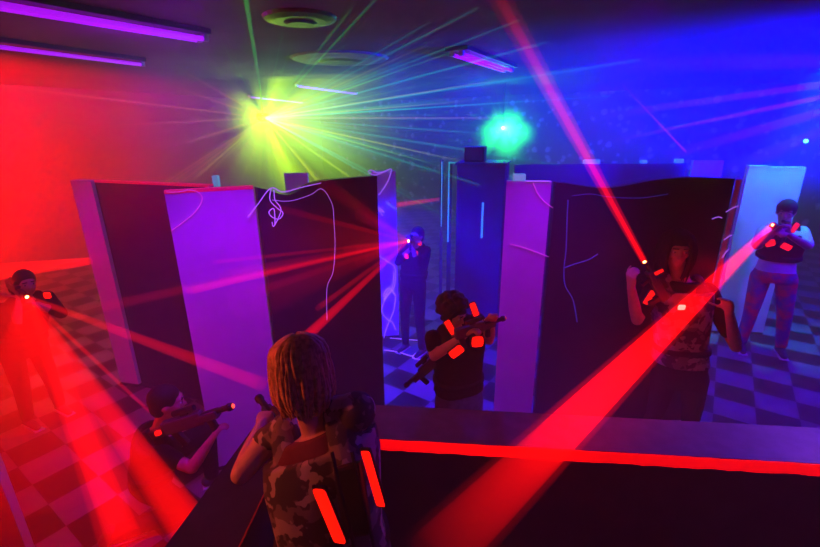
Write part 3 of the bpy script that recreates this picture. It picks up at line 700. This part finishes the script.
for x, y, m, s in ((185, 72, 'ray_amber', .25), (178, 88, 'ray_amber', .25), (190, 120, 'ray_amber', .12), (185, 143, 'ray_amber', .3), (193, 180, 'ray_yellow', .35), (210, 172, 'ray_yellow', .22),
                   (215, 30, 'ray_green', .14), (283, 30, 'ray_green', .2), (292, 45, 'ray_green', .14), (375, 0, 'ray_green', .3), (352, 8, 'ray_green', .2), (430, 22, 'ray_cyan', .22),
                   (478, 8, 'ray_cyan', .22), (520, 20, 'ray_cyan', .18), (548, 42, 'ray_cyan', .2), (640, 60, 'ray_cyan', .14), (610, 96, 'ray_cyan', .2), (520, 118, 'ray_amber', .12), (505, 135, 'ray_cyan', .16),
                   (560, 165, 'ray_cyan', .12), (480, 185, 'ray_cyan', .2), (460, 225, 'ray_cyan', .18), (400, 212, 'ray_yellow', .22), (378, 250, 'ray_yellow', .2), (345, 215, 'ray_yellow', .5), (330, 190, 'ray_yellow', .4),
                   (310, 200, 'ray_yellow', .3), (300, 190, 'ray_yellow', .5), (285, 190, 'ray_yellow', .4), (272, 180, 'ray_yellow', .3), (258, 185, 'ray_yellow', .25), (240, 185, 'ray_yellow', .2), (232, 165, 'ray_amber', .2)):
    g.append((x, y, 4.6, rs.uniform(1.6, 3.4), s*5., s*.3, m))
qa = lambda t: 1-(1-t)**2.2
def puff(o, src, dirs, m, s, L, w):
    for d, k in dirs: ray_mesh('ray', src, src + d.normalized()*L*k, .02, w*k, m, o, s, 0., qa, 14, 10)  # wide emissive cones standing in for the glow around a projector
for k in range(46):
    a = rs.uniform(-.9, 2.2) if k % 4 else rs.uniform(0, 6.28); L_ = rs.uniform(60, 190)
    x, y = 265+L_*1.5*math.cos(a), 118+L_*.6*math.sin(a)
    g.append((x, y, 5.2, rs.uniform(1., 2.2), rs.uniform(.4, 1.1)*(1 if x > 265 else .35), .02, rs.choice(('ray_yellow', 'ray_lime', 'ray_cyan', 'ray_green')) if x > 265 else 'ray_amber'))
o1 = fan('laser_fan', G1+(at(265, 118, 4)-G1).normalized()*.03, 'burst of thin green and yellow laser rays from the ceiling projector', g, 1.6)
g = [(503+46*math.cos(a), 128+46*math.sin(a), 7.4, 2.2, .4, .0, 'ray_green') for a in [k*math.pi/9+rs.uniform(-.1, .1) for k in range(18)]]
S1 = G1+(at(265, 118, 4)-G1).normalized()*.04
rq = random.Random(21)
for n_, m_, st_, L_, w_k in ((44, 'ray_glow', .75, 1.7, .40), (30, 'ray_lime', .5, 1.9, .36), (24, 'ray_green', .14, 1.7, .40)):
    ds = []
    for k in range(n_):
        a = 2*math.pi*(k+rq.uniform(-.4, .4))/n_; ds.append((V((math.cos(a), -rq.uniform(.1, .9), math.sin(a)*.8)), max(.4, .68+.85*math.cos(a+.35))*rq.uniform(.75, 1.2)))
    puff(o1, S1, ds, m_, st_, L_, w_k)
puff(o1, S1, [(V((rq.uniform(.5, 1), rq.uniform(-.7, .3), rq.uniform(-.35, .2))), rq.uniform(.6, 1.3)) for k in range(14)], 'ray_cyan', .10, 3.6, .5)
o2 = fan('laser_fan', G2+V((0, -.05, 0)), 'small star of green rays around the bright green projector', g, 1.5)
S2 = G2+V((0, -.05, 0))
puff(o2, S2, [(V((math.cos(k*math.pi/20), -rq.uniform(.05, .8), math.sin(k*math.pi/20)*.8)), rq.uniform(.7, 1.15)*(1.1-.3*math.sin(k*math.pi/20))) for k in range(40)], 'ray_green', 3.5, .52, .16)
src = at(1010, 58, 6.0)
fan('laser_fan', src, 'faint violet beams entering the blue haze from the right', [
    (600, 116, 6.2, 6, .26, .0, 'ray_rose'), (612, 141, 6.0, 2.5, .42, .02, 'ray_rose'), (660, 158, 6.0, 10, .25, .0, 'ray_rose'), (730, 168, 5.6, 12, .2, .0, 'ray_rose'), (600, 60, 6.4, 26, .1, .0, 'ray_rose')], 5)
lray(at(686, 152, 5.2), at(622, 84, 4.6), 2, 1.5, 'ray_rose', 'faint thin red beam above the long black panel', .35, .05)

# ------------------------------------------------------------------ strings and cords that glow under the blacklight, plus painted reflection lines
def onp(a, b, x, y, off=.05):
    a = V((a[0], a[1], 0)); d = V((b[0], b[1], 0))-a; d.normalize(); n = V((d.y, -d.x, 0)); a = a + n*off
    r = ray(x, y); o = V((0, 0, CAMH)); return o + r*((a-o).dot(n)/r.dot(n))
def cord(label, runs, m='string_uv', r=.0035, k=6, cat='string', name='string'):
    t = thing(name, label, cat, V(runs[0][0]))
    for q in runs:
        bm = bmesh.new(); tube(bm, spline(q, k), r, 6); obj('strand', bm, m, t, True)
    return t
WA, WB = (-.985, 2.87), (-.255, 3.37)
w_ = lambda *ps: [onp(WA, WB, x, y) for x, y in ps]
w2_ = lambda *ps: [onp(WA, WB, x, y, .060) for x, y in ps]
cord('tangled string hanging from the dip in the wavy black panel', [w_((248, 217), (258, 204), (271, 188), (283, 192), (303, 187), (321, 183)), w_((271, 189), (270, 200), (277, 208), (283, 213), (279, 219), (272, 217), (269, 212), (274, 209), (275, 224)),
     w_((274, 190), (275, 200), (281, 210), (274, 226), (272, 222))])
cord('loose strand crossing and trailing down the wavy black panel', [w2_((272, 200), (290, 201), (310, 195), (322, 189), (332, 204), (334, 222), (335, 246), (333, 272), (327, 288), (327, 320))], r=.002)
EA, EB = (-.40, 4.80), (-.145, 4.84)
e_ = lambda *ps: [onp(EA, EB, x, y) for x, y in ps]
cord('string looped over the top of the slim white panel', [e_((368, 172), (371, 170), (379, 173), (390, 169), (391, 172), (387, 183), (379, 195)), e_((369, 173), (376, 175), (388, 170))], r=.005)
cord('long tangle of string hanging down the slim white panel', [e_((379, 256), (388, 262), (395, 268), (395, 284), (391, 292), (383, 296), (389, 288), (396, 296), (389, 290), (384, 300), (392, 288), (394, 272)),
     e_((392, 290), (384, 302), (382, 312), (388, 320), (392, 322), (396, 330)), e_((396, 296), (394, 310), (390, 320), (386, 330), (384, 338)), e_((376, 209), (384, 212), (377, 207), (383, 216))], r=.005)
BA, BB = (-1.47, 2.68), (-1.00, 2.86)
b_ = lambda *ps: [onp(BA, BB, x, y, .045) for x, y in ps]
cord('painted rosy reflection line curling over the top of the wide white panel', [b_((166, 192), (178, 192), (190, 190), (199, 193), (202, 200), (195, 212), (182, 223), (171, 231))], 'rosy_line', .0025)
CA, CB = (.715, 3.27), (1.02, 3.20)
c_ = lambda *ps: [onp(CA, CB, x, y, .045) for x, y in ps]
cord('painted rosy reflection line drooping across the upper tall white panel', [c_((533, 183), (538, 194), (545, 202), (553, 208))], 'rosy_line', .003)
cord('thin rosy line slanting across the middle of the tall white panel', [c_((510, 244), (525, 248), (549, 257))], 'rosy_line', .003)
cord('pale thread along the top edge of the tall white panel', [c_((526, 181.5), (540, 181), (550, 181.5))], 'string_uv', .004)
DA, DB = (1.045, 3.20), (2.29, 3.17)
d_ = lambda *ps: [onp(DA, DB, x, y, .05) for x, y in ps]
cord('blue cord hanging down the left side of the long black panel', [d_((568, 200), (567, 220), (566, 250), (564, 268), (565, 285), (573, 300), (577, 322))], 'string_blue', .004)
cord('blue cord sagging sideways on the long black panel', [d_((564, 268), (575, 264), (588, 260), (598, 254))], 'string_blue', .005)
cord('faint blue cord draped below the wavy top of the long black panel', [d_((572, 196), (590, 194), (610, 197), (640, 198), (668, 194))], 'string_blue', .0025)
cord('short pale threads caught on the right side of the long black panel', [d_((726, 212), (733, 208), (738, 206)), d_((712, 219), (718, 217), (722, 218)), d_((724, 240), (728, 237), (732, 235)), d_((722, 258), (726, 252), (729, 249))], 'string_uv', .004)
fl_ = lambda *ps: [az(x, y, .012) for x, y in ps]
cord('upper pale string lying across the floor tiles', [fl_((390, 338), (402, 339), (414, 340), (428, 341))], r=.006)
cord('lower pale string lying across the floor tiles', [fl_((384, 350), (398, 352), (412, 356), (416, 353), (413, 358), (430, 361))], r=.006)

# ------------------------------------------------------------------ haze and light
wd = bpy.data.worlds.new('haze'); sc.world = wd; wd.use_nodes = True
t = wd.node_tree; bgd = t.nodes['Background']; bgd.inputs[0].default_value = (0, 0, 0, 1); bgd.inputs[1].default_value = 0
vs = t.nodes.new('ShaderNodeVolumeScatter'); vs.inputs['Density'].default_value = .065; vs.inputs['Anisotropy'].default_value = 0.
vs.inputs['Color'].default_value = (1, 1, 1, 1)
t.links.new(vs.outputs[0], t.nodes['World Output'].inputs['Volume'])

def light(name, kind, loc, col, power, size=.05, aim=None, angle=60, blend=.5):
    l = bpy.data.lights.new(name, kind); l.color = col; l.energy = power
    if kind != 'AREA': l.shadow_soft_size = size
    else: l.shape = 'DISK'; l.size = size
    if kind == 'SPOT': l.spot_size = R(angle); l.spot_blend = blend
    o = bpy.data.objects.new(name, l); C.objects.link(o); o.location = loc
    if aim is not None: o.rotation_euler = (V(aim)-V(loc)).to_track_quat('-Z', 'Y').to_euler()
    return o
RED, BLUE, GRN = (1, .0, .0), (.0, .0, 1), (.0, 1, .05)
light('red_fill', 'SPOT', V((-4.7, 1.8, 1.4)), RED, 26000, .15, V((-6.4, 6.0, 2.5)), 76, 1.)  # unseen spot added at the left to redden the haze
light('red_fill', 'SPOT', V((-4.6, 2.2, 2.0)), RED, 55, .15, V((-2.4, 3.6, 1.8)), 60, .9)  # added red spot on the left panels, no fixture
light('red_fill', 'SPOT', V((-1.72, 1.15, 1.0)), RED, 6, .05, V((-2.0, 1.57, .7)), 60, .6)  # added spot reddening the near corner panel
light('blacklight', 'SPOT', V((-2.5, 2.6, 3.0)), (.35, 0, 1), 70, .2, V((-2.78, 3.85, 1.1)), 40, .8)  # added violet spot for the narrow white panel
light('red_fill', 'SPOT', V((-2.3, 1.0, 2.1)), (1, .10, .04), 120, .08, V((-.3, 1.3, 1.5)), 50, .8)  # added warm red fill on the blond player
light('blue_fill', 'SPOT', V((6.2, 4.4, 1.9)), BLUE, 15000, .2, V((5.7, 9.5, 3.0)), 60, 1.)  # unseen blue spot added out of frame for the far right haze
light('blue_fill', 'SPOT', V((6.0, 3.0, 2.0)), BLUE, 30000, .2, V((3.5, 5.4, 3.9)), 78, 1.)  # second unseen spot, added to fill haze and ceiling with blue
light('blue_fill', 'SPOT', V((4.4, 2.6, 2.9)), (.10, 0, 1), 360, .2, V((2.5, 5.5, .5)), 90, .8)  # added spot for the right floor and the white end board
light('blue_fill', 'SPOT', V((-.55, 3.62, 1.85)), BLUE, 620, .1, V((.35, 4.3, 0)), 125, .8)  # hidden spot added behind the wavy panel to light the passage
light('blue_fill', 'SPOT', V((0.9, 6.3, 3.05)), BLUE, 150, .1, V((.1, 4.0, 0)), 100, .8)  # blue spot added beside the tube to light the passage floor
light('blacklight', 'SPOT', V((-.75, 1.7, 3.0)), (.22, 0, 1), 230, .2, V((-1.2, 2.75, 1.1)), 54, .8)  # violet spot added for the wide white panel, no tube there
light('blacklight', 'SPOT', V((1.0, 2.1, 3.0)), (.22, 0, 1), 200, .2, V((.9, 3.2, 1.1)), 50, .8)  # unseen violet spot, added to brighten the tall white panel
light('blacklight', 'SPOT', V((2.15, 1.68, 1.5)), (.42, .08, 1), 45, .08, V((1.6, 1.72, 1.0)), 80, .9)
light('blue_fill', 'SPOT', V((-.25, 3.7, 3.05)), BLUE, 300, .1, V((.8, 5.0, 1.1)), 45, .8)  # added spot brightening the tower front
light('blacklight', 'SPOT', V((1.3, .2, 2.7)), (.35, .02, 1), 14, .1, V((.0, 1.3, 1.3)), 34, .8)  # added violet fill on the right side of the camouflage vest
light('blacklight', 'POINT', e(130, 40)-V((0, 0, .25)), (.4, 0, 1), 12, .2)
light('blacklight', 'POINT', e(480, 62)-V((0, 0, .2)), (.2, 0, 1), 10, .2)
light('red_glint', 'POINT', at(686, 310, 2.5), RED, .4, .02)  # point light added for red scatter off the vest
light('laser_glow', 'SPOT', G1+V((.1, -.15, 0)), (0, .6, .6), 70, .05, G1+V((2.5, .3, .1)), 80, 1.)
light('laser_glow', 'POINT', G2+V((0, -.2, 0)), (0, 1, .0), 20, .05)
light('cyan_fill', 'SPOT', V((3.95, 4.48, 3.08)), (0, 1, .55), 170, .05, V((3.97, 4.8, 1.0)), 50, .9)  # added spot grazing the cyan lit panel, no fixture there
sc.cycles.use_denoising = True
sc.cycles.volume_bounces = 0; sc.cycles.max_bounces = 5; sc.cycles.sample_clamp_indirect = 4; sc.cycles.transparent_max_bounces = 64

sc.view_settings.view_transform = 'Standard'; sc.view_settings.look = 'None'; sc.view_settings.gamma = 1; sc.view_settings.use_curve_mapping = False
sc.view_settings.exposure = 0.0
